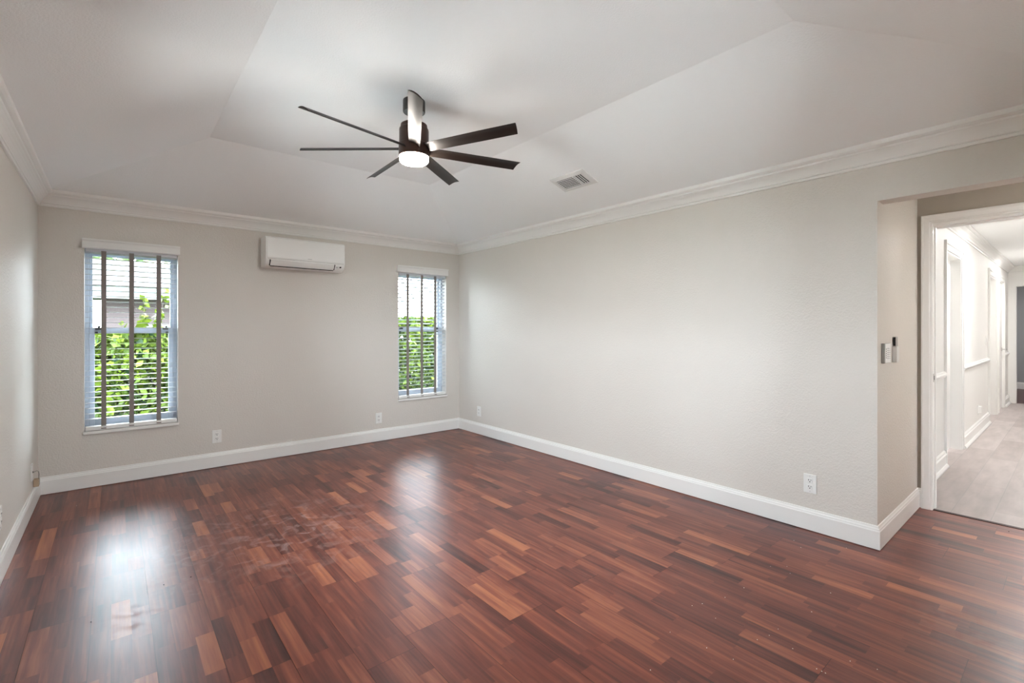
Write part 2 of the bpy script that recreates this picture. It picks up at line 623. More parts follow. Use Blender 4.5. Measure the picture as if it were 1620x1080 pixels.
    # crown mouldings
    cp = [(0, ZC), (.012, ZC), (.0145, ZC + .006), (.0145, ZC + .014), (.010, ZC + .019), (.017, ZC + .023), (.0185, ZC + .031),
          (.023, ZC + .040), (.030, ZC + .052), (.040, ZC + .064), (.052, ZC + .074), (.061, ZC + .079), (.063, ZC + .088),
          (.074, ZC + .091), (.086, ZC + .099), (.086, ZC + .122), (.086, ZC + .130), (0, ZC + .100)]
    runs = [((XL, YB), (XR, YB), (0, -1)), ((XR, YB), (XR, YF), (-1, 0)), ((XL, YF), (XL, YB), (1, 0)), ((XR, YF), (XL, YF), (0, 1))]
    for i, (a, b, n) in enumerate(runs):
        bm = bmesh.new()
        strip(bm, a, b, n, cp, 1, 1)
        o = struct(obj('trim_%d' % (i + 1), bm, M['trim']), 'white crown moulding along the %s wall' % ('back', 'right', 'left', 'front')[i])

    # baseboards
    bp = [(0, 0.004), (.016, 0.004), (.016, .108), (.013, .114), (.0125, .121), (.008, .127), (.006, .138), (0, .139)]
    def bb(name, segs, label):
        bm = bmesh.new()
        for a, b, n, m0, m1 in segs:
            strip(bm, a, b, n, bp, m0, m1)
        struct(obj(name, bm, M['trim']), label)
    bb('baseboard_back', [((XL, YB), (XR, YB), (0, -1), 1, 1)], 'white baseboard under the windows')
    bb('baseboard_right', [((XR, YB), (XR, YA), (-1, 0), 1, -1)], 'white baseboard along the long right wall')
    bb('baseboard_left', [((XL, YF), (XL, YB), (1, 0), 1, 1)], 'white baseboard along the left wall')
    bb('baseboard_front', [((XR, YF), (XL, YF), (0, 1), 0, 1)], 'white baseboard behind the camera')
    bb('baseboard_alcove', [((XR, YA), (XD, YA), (0, -1), -1, 1), ((XD, YA), (XD, .752), (-1, 0), 1, 0)], 'white baseboard in the alcove')
    bb('baseboard_alcove_end', [((XD, -.232), (XD, -1.4), (-1, 0), 0, 1)], 'white baseboard past the doorway')

    # doorway to the hall: casing, jamb, stop, strike plate
    d = struct(empty('door_1', (XD, 0, 0)), 'white cased doorway opening to the hall')
    y0, y1, zt = -.15, .706, 2.05
    bm = bmesh.new()
    prof = [(0, 0), (.010, 0), (.013, .006), (.013, .014), (.016, .020), (.018, .05), (.020, .058), (.020, .068), (.015, .071), (0, .071)]
    # two legs and a head, mitred: walk the opening outline
    def casing(bm, x, y0, y1, zt, sign):
        pr = prof
        cols = []
        for off, wdt in pr:
            X = x + sign * off
            cols.append([(X, y1 + wdt, 0.0), (X, y1 + wdt, zt + wdt), (X, y0 - wdt, zt + wdt), (X, y0 - wdt, 0.0)])
        vs = [[bm.verts.new(p) for p in c] for c in cols]
        k = len(pr)
        for i in range(k):
            j = (i + 1) % k
            for q in range(3):
                bm.faces.new((vs[i][q], vs[j][q], vs[j][q + 1], vs[i][q + 1]))
        bm.faces.new([vs[i][0] for i in range(k)])
        bm.faces.new([vs[i][3] for i in range(k)])
    prof = [(o, wd * .87) for o, wd in prof]
    casing(bm, 0, y0, .690, zt, -1)
    obj('casing', bm, M['trim'], d)
    bm = bmesh.new()
    box(bm, 0, .12, y1 - .018, y1 + .001, 0, zt)
    box(bm, 0, .12, y0 - .001, y0 + .018, 0, zt)
    box(bm, .0005, .1195, y0 + .018, y1 - .018, zt - .018, zt + .001)
    box(bm, .05, .085, y1 - .025, y1 - .018, 0, zt - .018)
    box(bm, .05, .085, y0 + .018, y0 + .03, 0, zt - .018)
    box(bm, .051, .084, y0 + .03, y1 - .03, zt - .03, zt - .018)
    obj('jamb', bm, M['trim'], d)
    bm = bmesh.new()
    box(bm, .008, .044, y1 - .0205, y1 - .0175, .915, .975, .0015)
    sp = obj('strike_plate', bm, M['metal'], d)
    bm = bmesh.new()
    box(bm, .018, .036, y1 - .0215, y1 - .020, .93, .96)
    obj('latch_hole', bm, M['slot'], sp)
    bm = bmesh.new()
    box(bm, XD - .006, XD + .028, -.132, .688, -.002, .004, .0015)
    struct(obj('trim_5', bm, M['threshold']), 'thin dark strip where red wood meets the hall tile')


room_shell()


# ------------------------------------------------------------------ windows
def window(idx, W, wlabel):
    x0, x1, z0, z1 = W
    xc = (x0 + x1) / 2
    r = struct(empty('window_%d' % idx, (xc, YB + .10, z0)), wlabel)
    hw, H = (x1 - x0) / 2, z1 - z0
    zm = 1.283 - z0          # meeting rail centre
    fw = 0.026
    bm = bmesh.new()
    box(bm, -hw, -hw + fw, .0, .08, .030, H - fw)
    box(bm, hw - fw, hw, .0, .08, .030, H - fw)
    box(bm, -hw, hw, -.0005, .0805, H - fw, H)
    box(bm, -hw, hw, -.0005, .0805, 0, .030)
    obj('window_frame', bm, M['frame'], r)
    def sash(name, za, zb, ya, st, rt, rb):
        bm = bmesh.new()
        a, b = -hw + fw, hw - fw
        box(bm, a, a + st, ya, ya + .03, za, zb, .003)
        box(bm, b - st, b, ya, ya + .03, za, zb, .003)
        box(bm, a + st, b - st, ya + .001, ya + .029, zb - rt, zb)
        box(bm, a + st, b - st, ya + .001, ya + .029, za, za + rb)
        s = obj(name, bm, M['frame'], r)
        bm = bmesh.new()
        box(bm, a + st - .002, b - st + .002, ya + .013, ya + .017, za + rb - .002, zb - rt + .002)
        obj('glass_pane', bm, M['glass'], s)
        return s
    up = sash('upper_sash', zm - .025, H - fw, .042, .022, .036, .042)
    lo = sash('lower_sash', .030, zm + .025, .008, .036, .046, .058)
    for sx, dz in ((-1, 0), (1, 0)):
        bm = bmesh.new()
        xx = sx * (hw - .085)
        box(bm, xx - .020, xx + .020, -.012, .010, zm + .008, zm + .022, .002)
        box(bm, xx - .004, xx + .012, -.018, .004, zm + .014, zm + .040, .003)
        box(bm, xx + sx * .012 - .010, xx + sx * .012 + .010, -.006, .009, zm - .030, zm - .012, .002)
        obj('sash_lock', bm, M['black_metal'], lo)
    bm = bmesh.new()
    box(bm, -hw - .008, hw + .006, -.125, -.004, -.020, .004, .004)
    obj('sill', bm, M['trim'], r)
    return r


window(1, W1, 'narrow white single hung window over the shrub, left on the back wall')
window(2, W2, 'narrow white single hung window near the right corner')

# unseen windows added to let in fill daylight: left wall, then behind the camera
r3 = struct(empty('window_3', (XL - .12, (W3[0] + W3[1]) / 2, W3[2])), 'added fill window in the left wall, out of view beside the camera')
bm = bmesh.new()
hl, hh = (W3[1] - W3[0]) / 2, W3[3] - W3[2]
for a, b, c, d_ in ((-hl, -hl + .05, .05, hh - .05), (hl - .05, hl, .05, hh - .05), (-.025, .025, .05, hh - .05), (-hl, hl, 0, .05), (-hl, hl, hh - .05, hh)):
    box(bm, -.03, .03, a, b, c, d_)
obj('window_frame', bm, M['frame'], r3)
bm = bmesh.new()
box(bm, -.003, .003, -hl + .04, hl - .04, .04, hh - .04)
obj('glass_pane', bm, M['glass'], r3)
r4 = struct(empty('window_4', ((W4[0] + W4[1]) / 2, YF - .12, W4[2])), 'added fill window in the wall behind the camera, out of view')
bm = bmesh.new()
hl, hh = (W4[1] - W4[0]) / 2, W4[3] - W4[2]
for a, b, c, d_ in ((-hl, -hl + .04, .04, hh - .04), (hl - .04, hl, .04, hh - .04), (-hl, hl, 0, .04), (-hl, hl, hh - .04, hh)):
    box(bm, a, b, -.03, .03, c, d_)
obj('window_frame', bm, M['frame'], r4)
bm = bmesh.new()
box(bm, -hl + .03, hl - .03, -.003, .003, .03, hh - .03)
obj('glass_pane', bm, M['glass'], r4)


def blind(W, tapes, tilt, val, label):
    x0, x1, z0, z1 = W
    xc = (x0 + x1) / 2
    r = tag(empty('window_blind', (xc, YB, z0)), label, 'window blind', 'slatted blinds in the back wall windows')
    hw, H = (x1 - x0) / 2, z1 - z0
    # slats
    bm = bmesh.new()
    pitch = .0442
    zt = H - .050
    zb = .075
    n = int((zt - zb) / pitch)
    sh = hw - .008
    for k in range(n + 1):
        z = zt - k * pitch
        m = Matrix.Translation((-.003, .034, z)) @ Matrix.Rotation(tilt, 4, 'X')
        box(bm, -sh, sh, -.025, .025, -.0016, .0016, 0, m)
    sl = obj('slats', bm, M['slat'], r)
    zlast = zt - n * pitch
    # head rail and valance
    bm = bmesh.new()
    box(bm, -sh, sh, .006, .058, H - .044, H - .002, .002)
    obj('head_rail', bm, M['slat'], r)
    bm = bmesh.new()
    v0, v1, vz0, vz1 = val[0] - xc, val[1] - xc, val[2] - z0, val[3] - z0
    pr = [(0.0, 0), (-.040, 0), (-.044, .004), (-.044, .010), (-.041, .014), (-.041, .055), (-.044, .058), (-.050, .066), (-.050, .078), (-.030, .080), (0, .080)]
    sc = (vz1 - vz0) / .080
    A = [bm.verts.new((v0, y, vz0 + z * sc)) for y, z in pr]
    B = [bm.verts.new((v1, y, vz0 + z * sc)) for y, z in pr]
    for i in range(len(pr)):
        j = (i + 1) % len(pr)
        bm.faces.new((A[i], A[j], B[j], B[i]))
    bm.faces.new(A[::-1]); bm.faces.new(B)
    obj('valance', bm, M['trim'], r)
    # bottom rail
    bm = bmesh.new()
    box(bm, -sh - .003, sh, -.008, .054, .008, .040, .005)
    br = obj('bottom_rail', bm, M['trim'], r)
    for t in tapes:
        x = t - xc
        bm = bmesh.new()
        for yy in (.0065,):
            box(bm, x - .0165, x + .0165, yy - .0006, yy + .0006, .036, H - .03)
        box(bm, x - .0165, x + .0165, -.0095, -.0085, .014, .040)
        box(bm, x - .0165, x + .0165, -.009, .0065, .0395, .0407)
        tp = obj('ladder_tape', bm, M['tape'], r)
        bm = bmesh.new()
        box(bm, x - .016, x + .016, -.0115, -.0095, .0235, .038, .001)
        obj('tape_clip', bm, M['white_plastic'], br)
    return r


blind(W1, (-.069, .112, .299), math.radians(-1.5), (-.202, .450, 1.955, 2.032),
      'white slatted blind with three grey tapes in the window left of the air conditioner')
blind(W2, (2.713, 2.904, 3.092), math.radians(-11), (2.556, 3.256, 1.965, 2.050),
      'white slatted blind with three grey tapes, in the window beside the room corner')


# ------------------------------------------------------------------ ceiling fan
def ceiling_fan():
    r = tag(empty('ceiling_fan', (1.417, 2.641, ZT)), 'dark bronze seven blade ceiling fan with lit round lamp', 'ceiling fan')
    def Z(z): return z - ZT
    bm = bmesh.new()
    lathe(bm, [(0, Z(2.70)), (.066, Z(2.70)), (.067, Z(2.695)), (.067, Z(2.632)), (.064, Z(2.628)), (0, Z(2.628))])
    obj('canopy', bm, M['black_metal'], r, True)
    bm = bmesh.new()
    lathe(bm, [(0, Z(2.64)), (.012, Z(2.64)), (.012, Z(2.545)), (0, Z(2.545))], 20)
    lathe(bm, [(0, Z(2.585)), (.024, Z(2.585)), (.028, Z(2.552)), (0, Z(2.552))], 24)
    obj('downrod', bm, M['black_metal'], r, True)
    bm = bmesh.new()
    lathe(bm, [(0, Z(2.556)), (.070, Z(2.556)), (.080, Z(2.550)), (.082, Z(2.535)), (.082, Z(2.528)), (.0885, Z(2.523)), (.0895, Z(2.516)), (.0895, Z(2.432)), (0, Z(2.432))])
    obj('motor_housing', bm, M['bronze'], r, True)
    bm = bmesh.new()
    lathe(bm, [(0, Z(2.436)), (.086, Z(2.436)), (.092, Z(2.430)), (.093, Z(2.400)), (.0925, Z(2.358)), (.090, Z(2.355)), (.0876, Z(2.356)), (.086, Z(2.372)), (0, Z(2.372))])
    obj('light_ring', bm, M['bronze'], r, True)
    bm = bmesh.new()
    lathe(bm, [(0, Z(2.374)), (.087, Z(2.374)), (.0875, Z(2.356)), (.0872, Z(2.334)), (.085, Z(2.328)), (.078, Z(2.321)), (.05, Z(2.317)), (0, Z(2.316))])
    obj('lamp_diffuser', bm, M['lamp'], r, True)
    # blades: curved section, clockwise edge high
    nseg, nch = 14, 8
    pitch = math.radians(23)
    for k in range(7):
        ang = math.radians(-14.8 + k * 360 / 7)
        bm = bmesh.new()
        top, bot = [], []
        for i in range(nseg + 1):
            t = i / nseg
            rr = .078 + t * (.712 - .078)
            ch = .070 + .008 * min(1, t * 1.6)
            rowt, rowb = [], []
            for j in range(nch + 1):
                s = j / nch - .5
                # s=+0.5 is the counter-clockwise (low) side
                lift = -s * ch * math.sin(pitch) + 0.010 * (1 - (2 * s) ** 2)
                yy = s * ch * math.cos(pitch)
                xx = rr - (0.020 * (s + .5) if i == nseg else 0) * t
                zz = Z(2.405) + lift - .004
                th = .0032 * (1 - (2 * s) ** 4) + .0008
                c, sn = math.cos(ang), math.sin(ang)
                X, Y = xx * c - yy * sn, xx * sn + yy * c
                rowt.append(bm.verts.new((X, Y, zz + th)))
                rowb.append(bm.verts.new((X, Y, zz - th)))
            top.append(rowt); bot.append(rowb)
        for i in range(nseg):
            for j in range(nch):
                bm.faces.new((top[i][j], top[i + 1][j], top[i + 1][j + 1], top[i][j + 1]))
                bm.faces.new((bot[i][j], bot[i][j + 1], bot[i + 1][j + 1], bot[i + 1][j]))
            bm.faces.new((top[i][0], bot[i][0], bot[i + 1][0], top[i + 1][0]))
            bm.faces.new((top[i][nch], top[i + 1][nch], bot[i + 1][nch], bot[i][nch]))
        for j in range(nch):
            bm.faces.new((top[0][j], top[0][j + 1], bot[0][j + 1], bot[0][j]))
            bm.faces.new((top[nseg][j], bot[nseg][j], bot[nseg][j + 1], top[nseg][j + 1]))
        obj('fan_blade', bm, M['blade'], r, True)


ceiling_fan()


# ------------------------------------------------------------------ air conditioner
def air_conditioner():
    x0, x1, z0, z1, d = 1.110, 1.872, 1.895, 2.190, .205
    r = tag(empty('air_conditioner', ((x0 + x1) / 2, YB, z0)), 'white wall mounted split air conditioner under the crown moulding', 'air conditioner')
    hw, H = (x1 - x0) / 2, z1 - z0
    # side profile (y toward the room is negative)
    prof = [(0, 0.012), (-.060, 0.000), (-.120, .000), (-.178, .030), (-.196, .060), (-.203, .090), (-d, .12), (-d, H - .03), (-.200, H - .012), (-.186, H - .001), (-.17, H), (0, H)]
    bm = bmesh.new()
    A = [bm.verts.new((-hw, y, z)) for y, z in prof]
    B = [bm.verts.new((hw, y, z)) for y, z in prof]
    for i in range(len(prof)):
        j = (i + 1) % len(prof)
        bm.faces.new((A[i], A[j], B[j], B[i]))
    fa = bm.faces.new(A[::-1]); fb = bm.faces.new(B)
    es = [e for f in (fa, fb) for e in f.edges if max(v.co.y for v in e.verts) < -.01]
    bmesh.ops.bevel(bm, geom=es, offset=.008, segments=3, affect='EDGES', profile=.5)
    obj('housing', bm, M['white_plastic'], r, True)
    # front panel, raised a little, with a seam under it
    bm = bmesh.new()
    box(bm, -hw + .012, hw - .010, -d - .006, -d + .004, .088, H - .014, .003)
    p = obj('front_panel', bm, M['white_plastic'], r)
    bm = bmesh.new()
    # small grey maker's mark, too small to read
    x = .004
    for wdt in (.006, .003, .005, .005, .004, .006):
        box(bm, x, x + wdt, -d - .0068, -d - .0058, .099, .104)
        x += wdt + .0016
    obj('badge', bm, M['logo'], p)
    bm = bmesh.new()
    box(bm, -hw + .014, hw - .012, -d + .004, -d + .012, .079, .088)
    obj('seam', bm, M['grey_plastic'], r)
    # air flap: a shallow slanted board in the lower front
    m = Matrix.Translation((0, -.178, .044)) @ Matrix.Rotation(math.radians(-52), 4, 'X')
    bm = bmesh.new()
    box(bm, -hw + .045, hw - .110, -.036, .030, -.010, -.002, .002, m)
    obj('air_flap', bm, M['white_plastic'], r)
    bm = bmesh.new()
    box(bm, -hw + .036, -hw + .043, -.034, .028, -.012, .0, 0, m)
    box(bm, hw - .108, hw - .102, -.034, .028, -.012, .0, 0, m)
    box(bm, -hw + .045, hw - .110, .030, .037, -.012, .0, 0, m)
    obj('outlet_gap', bm, M['slot'], r)
    bm = bmesh.new()
    box(bm, hw - .052, hw - .034, -.016, .000, -.0078, -.004, .001, m)
    o = obj('receiver_window', bm, M['slot'], r)
    bm = bmesh.new()
    for i in range(2):
        box(bm, hw - .090, hw - .064, -.012 + i * .010, -.008 + i * .010, -.0076, -.004, 0, m)
    obj('indicator_marks', bm, M['logo'], r)


air_conditioner()


# ------------------------------------------------------------------ wall outlets
def wall_outlet(loc, rz, label, kind='duplex'):
    """plate facing local -Y"""
    r = tag(empty('wall_outlet', loc, rz), label, 'wall outlet', 'white wall outlets')
    bm = bmesh.new()
    box(bm, -.037, .037, -.006, .0, -.060, .060, .002)
    obj('cover_plate', bm, M['white_plastic'], r)
    for dz in (-.0205, .0205):
        bm = bmesh.new()
        box(bm, -.0165, .0165, -.0085, -.005, dz - .0145, dz + .0145, .002)
        f = obj('receptacle', bm, M['white_plastic'], r)
        bm = bmesh.new()
        box(bm, -.0085, -.0050, -.0092, -.0080, dz - .001, dz + .0085)
        box(bm, .0050, .0082, -.0092, -.0080, dz + .000, dz + .008)
        lathe_pts = [(.0036 * math.cos(a * PI / 4), .0036 * math.sin(a * PI / 4)) for a in range(8)]
        vs = [bm.verts.new((px, -.0092, dz - .0075 + pz)) for px, pz in lathe_pts]
        bm.faces.new(vs)
        obj('socket_slots', bm, M['slot'], f, recalc=False)
    for dz in (.048, -.048):
        bm = bmesh.new()
        box(bm, -.0025, .0025, -.0068, -.0058, dz - .0025, dz + .0025)
        obj('screw', bm, M['metal'], r)
    return r


wall_outlet((.737, YB, .288), 0, 'white duplex outlet on the back wall, nearer the left window')
wall_outlet((2.340, YB, .266), 0, 'white duplex outlet on the back wall, left of the right window')
wall_outlet((XR, 4.760, .281), -PI / 2, 'white outlet low on the right wall beside the far corner')
wall_outlet((XR, 1.127, .300), -PI / 2, 'white duplex outlet low on the right wall near the alcove corner')
wall_outlet((XL, 3.585, .318), PI / 2, 'white outlet low on the left wall, cut by the photo edge')


def cable_plate():
    r = tag(empty('cable_wall_plate', (XL, 4.815, .270), PI / 2), 'white cable plate on the left wall by the corner, thin wire hanging out', 'wall plate')
    bm = bmesh.new()
    box(bm, -.036, .036, -.007, .0, -.058, .058, .002)
    obj('cover_plate', bm, M['white_plastic'], r)
    bm = bmesh.new()
    box(bm, -.006, .006, -.013, -.006, -.004, .008, .001)
    obj('jack', bm, M['grey_plastic'], r)
    bm = bmesh.new()
    pts = [(0, -.012, .0), (.02, -.026, .004), (.06, -.032, -.010), (.09, -.033, -.035), (.105, -.030, -.075), (.110, -.020, -.100)]
    tube(bm, pts, .0022)
    obj('wire', bm, M['grey_plastic'], r, True)
    # little tan connector box that the wire runs to, on the baseboard
    b = tag(empty('connector_box', (XL + .002, 4.935, .141), PI / 2), 'small tan connector box resting on the baseboard in the left corner', 'connector box')
    bm = bmesh.new()
    box(bm, -.030, .030, -.030, .0, .000, .052, .003)
    obj('case', bm, M['tan_plastic'], b)
    bm = bmesh.new()
    for zc in (.014, .034):
        box(bm, -.023, .023, -.0312, -.029, zc - .0055, zc + .0055)
    obj('port', bm, M['grey_plastic'], b)


cable_plate()


# ------------------------------------------------------------------ controls on the alcove side wall
def alcove_controls():
    p = tag(empty('wall_control', (3.594, YA, 1.150)), 'white faced wall control with grey sides on the alcove wall', 'wall control')
    bm = bmesh.new()
    box(bm, -.066, .066, -.016, .0, -.060, .060, .003)
    obj('case', bm, M['grey_plastic'], p)
    bm = bmesh.new()
    box(bm, -.060, .060, -.0205, -.0155, -.058, .058, .002)
    f = obj('face_panel', bm, M['white_plastic'], p)
    bm = bmesh.new()
    for i in range(5):
        box(bm, -.052, -.042, -.0222, -.020, -.030 + i * .013, -.022 + i * .013, .001)
    obj('button', bm, M['grey_plastic'], f)
    bm = bmesh.new()
    for i in range(6):
        box(bm, -.018, .002, -.0212, -.020, -.034 + i * .012, -.028 + i * .012)
        box(bm, .022, .040 - .004 * (i % 3), -.0212, -.020, -.034 + i * .012, -.030 + i * .012)
    obj('print', bm, M['logo'], f)
    c = tag(empty('remote_control', (3.815, YA, 1.165)), 'slim grey remote control in a wall cradle right of the white control', 'remote control')
    bm = bmesh.new()
    box(bm, -.026, .026, -.018, -.004, -.076, .082, .004)
    obj('body', bm, M['grey_plastic'], c)
    bm = bmesh.new()
    box(bm, -.031, .031, -.024, .0, -.080, .022, .003)
    obj('cradle', bm, M['vent'], c)
    bm = bmesh.new()
    box(bm, -.0275, -.0255, -.016, -.006, .026, .078)
    obj('display_edge', bm, M['slot'], c)


alcove_controls()


# ------------------------------------------------------------------ ceiling air vent on the right slope
def ceiling_vent():
    # slope frame
    a = (XR, ZW); b = (2.367, ZT)
    vx, vz = b[0] - a[0], b[1] - a[1]
    L = math.hypot(vx, vz)
    up = Vector((vx / L, 0, vz / L))           # up the slope
    along = Vector((0, 1, 0))
    nrm = up.cross(along)
    if nrm.z > 0: nrm = -nrm                   # into the room
    def slope_z(x): return a[1] + (a[0] - x) * (b[1] - a[1]) / (a[0] - b[0])
    cx, cy = 2.918, 2.703
    c = Vector((cx, cy, slope_z(cx)))
    m = Matrix((( along.x, up.x, nrm.x, c.x), (along.y, up.y, nrm.y, c.y), (along.z, up.z, nrm.z, c.z), (0, 0, 0, 1)))
    r = tag(empty('ceiling_vent'), 'white ceiling air vent with dark louvres on the right slope', 'air vent')
    r.matrix_world = m
    hu, hv = .186, .104
    bm = bmesh.new()   # sloped rim
    o_ = [(-hu, -hv), (hu, -hv), (hu, hv), (-hu, hv)]
    i_ = [(-hu + .040, -hv + .036), (hu - .040, -hv + .036), (hu - .040, hv - .036), (-hu + .040, hv - .036)]
    rings = [[bm.verts.new((u, v, z)) for u, v in pts] for pts, z in ((o_, 0.0), (o_, .004), ([(u * .985, v * .97) for u, v in o_], .007), (i_, .016), (i_, .0005))]
    for A, B in zip(rings, rings[1:]):
        for k in range(4):
            l = (k + 1) % 4
            bm.faces.new((A[k], A[l], B[l], B[k]))
    obj('rim', bm, M['vent'], r)
    bm = bmesh.new()
    box(bm, -hu + .038, hu - .038, -hv + .034, hv - .034, .0002, .0015)
    obj('duct', bm, M['slot'], r)
    # main louvres along the long side (far part), cross louvres at the near end
    us = -.052
    bm = bmesh.new()
    box(bm, us - .005, us + .005, -hv + .036, hv - .036, .004, .015)
    obj('divider', bm, M['vent'], r)
    n = 7
    span = 2 * (hv - .036)
    for i in range(n + 1):
        v = -hv + .036 + i * span / n
        bm = bmesh.new()
        mm = Matrix.Translation((0, v, .009)) @ Matrix.Rotation(math.radians(-6), 4, 'X')
        box(bm, us + .004, hu - .040, -.0042, .0042, -.0006, .0006, 0, mm)
        obj('louvre', bm, M['vent'], r)
    w0 = -hu + .040
    for i in range(4):
        u = w0 + (i + .5) * (us - .004 - w0) / 4
        bm = bmesh.new()
        mm = Matrix.Translation((u, 0, .009)) @ Matrix.Rotation(math.radians(-6), 4, 'Y')
        box(bm, -.0045, .0045, -hv + .036, hv - .036, -.0006, .0006, 0, mm)
        obj('louvre', bm, M['vent'], r)


ceiling_vent()


# ------------------------------------------------------------------ hallway beyond the doorway
def hallway():
    YR = -.35
    bm = bmesh.new()
    box(bm, XD + .021, HX1 + .05, YR - .1, HY + .2, -.05, -.001)
    struct(obj('floor_hall', bm, M['tile']), 'grey pink plank tile floor of the hall')
    bm = bmesh.new()
    box(bm, HX1 + .05, 16, -1.5, 2.2, -.05, -.001)
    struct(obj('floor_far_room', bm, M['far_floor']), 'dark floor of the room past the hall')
    bm = bmesh.new()
    O1 = (6.10, 6.98); O2 = (9.33, 10.20); O3 = (10.50, 11.20)
    wall(bm, (HX0, HY), (HX1, HY), .12, 0, HZ + .1, [(O1[0] - HX0, O1[1] - HX0, -1, 2.05), (O2[0] - HX0, O2[1] - HX0, -1, 2.05), (O3[0] - HX0, O3[1] - HX0, -1, 2.05)])
    struct(obj('wall_hall_left', bm, M['hall_wall']), 'white hall wall with door openings and chair rail')
    bm = bmesh.new()
    wall(bm, (HX1 + .12, YR), (HX0, YR), .12, 0, HZ + .1)
    struct(obj('wall_hall_right', bm, M['hall_wall']), 'white hall wall out of view')
    bm = bmesh.new()
    wall(bm, (HX1, HY + .12), (HX1, YR - .12), .12, 0, HZ + .1, [(HY + .12 - .755, HY + .12 + .10, -1, 2.04)])
    struct(obj('wall_hall_end', bm, M['hall_wall']), 'white end wall of the hall with a wide opening')
    bm = bmesh.new()
    box(bm, HX0 - .12, HX1 + .12, YR - .12, HY + .25, HZ, HZ + .1)
    struct(obj('ceiling_hall', bm, M['ceiling']), 'white hall ceiling')
    # room past the hall: grey walls
    bm = bmesh.new()
    wall(bm, (15, 2.2), (15, -1.5), .1, 0, 2.5)
    wall(bm, (HX1 + .12, 2.1), (15, 2.1), .1, 0, 2.5)
    wall(bm, (15, -1.4), (HX1 + .12, -1.4), .1, 0, 2.5)
    wall(bm, (HX1 + .12, -1.5), (HX1 + .12, YR - .12), .1, 0, 2.5)
    wall(bm, (HX1 + .12, HY + .12), (HX1 + .12, 2.2), .1, 0, 2.5)
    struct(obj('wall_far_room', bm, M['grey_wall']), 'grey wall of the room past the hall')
    bm = bmesh.new()
    box(bm, HX1, 15.1, -1.5, 2.2, 2.45, 2.55)
    struct(obj('ceiling_far_room', bm, M['ceiling']), 'ceiling of the room past the hall')
    bm = bmesh.new()
    bpf = [(0, 0), (.016, 0), (.016, .115), (.008, .13), (.006, .14), (0, .14)]
    strip(bm, (15, 2.1), (15, -1.4), (-1, 0), bpf, 1, 1)
    struct(obj('baseboard_far_room', bm, M['trim']), 'white baseboard of the far grey room')

    # hall trims
    c0 = HZ - .115
    cp = [(0, c0), (.012, c0), (.014, c0 + .012), (.010, c0 + .018), (.018, c0 + .024), (.024, c0 + .040), (.040, c0 + .060), (.060, c0 + .076),
          (.064, c0 + .085), (.074, c0 + .089), (.085, c0 + .097), (.085, c0 + .115), (0, c0 + .115)]
    bm = bmesh.new()
    strip(bm, (HX0, HY), (HX1, HY), (0, -1), cp, 0, 1)
    strip(bm, (HX1, HY), (HX1, YR), (-1, 0), cp, 1, 0)
    struct(obj('trim_6', bm, M['trim']), 'white crown moulding of the hall')
    rail = [(0, .835), (.010, .838), (.012, .848), (.020, .853), (.026, .862), (.026, .874), (.018, .880), (.014, .892), (0, .897)]
    base = [(0, 0), (.036, 0), (.036, .012), (.026, .026), (.018, .030), (.018, .105), (.022, .108), (.022, .118), (.014, .126), (.012, .140), (0, .150)]
    cw = .085
    solid = [(HX0, O1[0] - cw), (O1[1] + cw, O2[0] - cw), (O3[1] + cw, HX1)]
    bm = bmesh.new(); b2 = bmesh.new()
    for i, (a, b) in enumerate(solid):
        strip(bm, (a, HY), (b, HY), (0, -1), rail, 0, 1 if i == 2 else 0)
        strip(b2, (a, HY), (b, HY), (0, -1), base, 0, 1 if i == 2 else 0)
    strip(bm, (HX1, HY), (HX1, .755 + .08), (-1, 0), [(o, z) for o, z in rail], 0, 0)
    strip(b2, (HX1, HY), (HX1, .755 + .08), (-1, 0), base, 0, 0)
    struct(obj('trim_7', bm, M['trim']), 'white chair rail along the hall wall')
    struct(obj('baseboard_hall', b2, M['trim']), 'stepped white baseboard of the hall')

    def opening(idx, O, leaf_y, label, lever=False):
        r = struct(empty('door_%d' % idx, ((O[0] + O[1]) / 2, HY, 0)), label)
        h = (O[1] - O[0]) / 2
        bm = bmesh.new()
        for t_, ww in ((.012, cw), (.020, cw * .35)):
            off = cw - ww + (.0012 if t_ > .015 else 0)
            for sgn in (-1, 1):
                a, b = sorted((sgn * (h + off), sgn * (h + off + ww)))
                box(bm, a, b, -t_, .001, 0, 2.05 + off)
            box(bm, -h - off - ww, h + off + ww, -t_, .001, 2.05 + off, 2.05 + off + ww)
        obj('casing', bm, M['trim'], r)
        bm = bmesh.new()
        box(bm, -h - .001, -h + .015, -.002, .122, 0, 2.05)
        box(bm, h - .015, h + .001, -.002, .122, 0, 2.05)
        box(bm, -h + .015, h - .015, -.0015, .1215, 2.035, 2.051)
        obj('jamb', bm, M['trim'], r)
        bm = bmesh.new()
        box(bm, -h + .018, h - .018, leaf_y, leaf_y + .036, .010, 2.03, .002)
        d = obj('door_leaf', bm, M['trim'], r)
        if lever:
            for zz in (.25, 1.05, 1.82):
                bm = bmesh.new()
                box(bm, -h + .010, -h + .024, leaf_y - .010, leaf_y + .004, zz - .05, zz + .05, .002)
                obj('hinge', bm, M['metal'], d)
            bm = bmesh.new()
            box(bm, h - .115, h - .055, leaf_y - .008, leaf_y, .93, .99, .004)
            tube(bm, [(h - .085, leaf_y - .004, .96), (h - .085, leaf_y - .055, .96), (h - .10, leaf_y - .060, .96), (h - .20, leaf_y - .060, .96)], .009)
            obj('lever_handle', bm, M['metal'], d)
        return r
    opening(2, O1, .083, 'first cased door opening on the left of the hall')
    opening(3, O2, .083, 'second cased door opening on the left of the hall')
    opening(4, O3, .012, 'white door with a metal lever at the end of the hall', True)

    # end opening casing
    r = struct(empty('door_5', (HX1, 0, 0)), 'white cased opening to the grey room at the hall end')
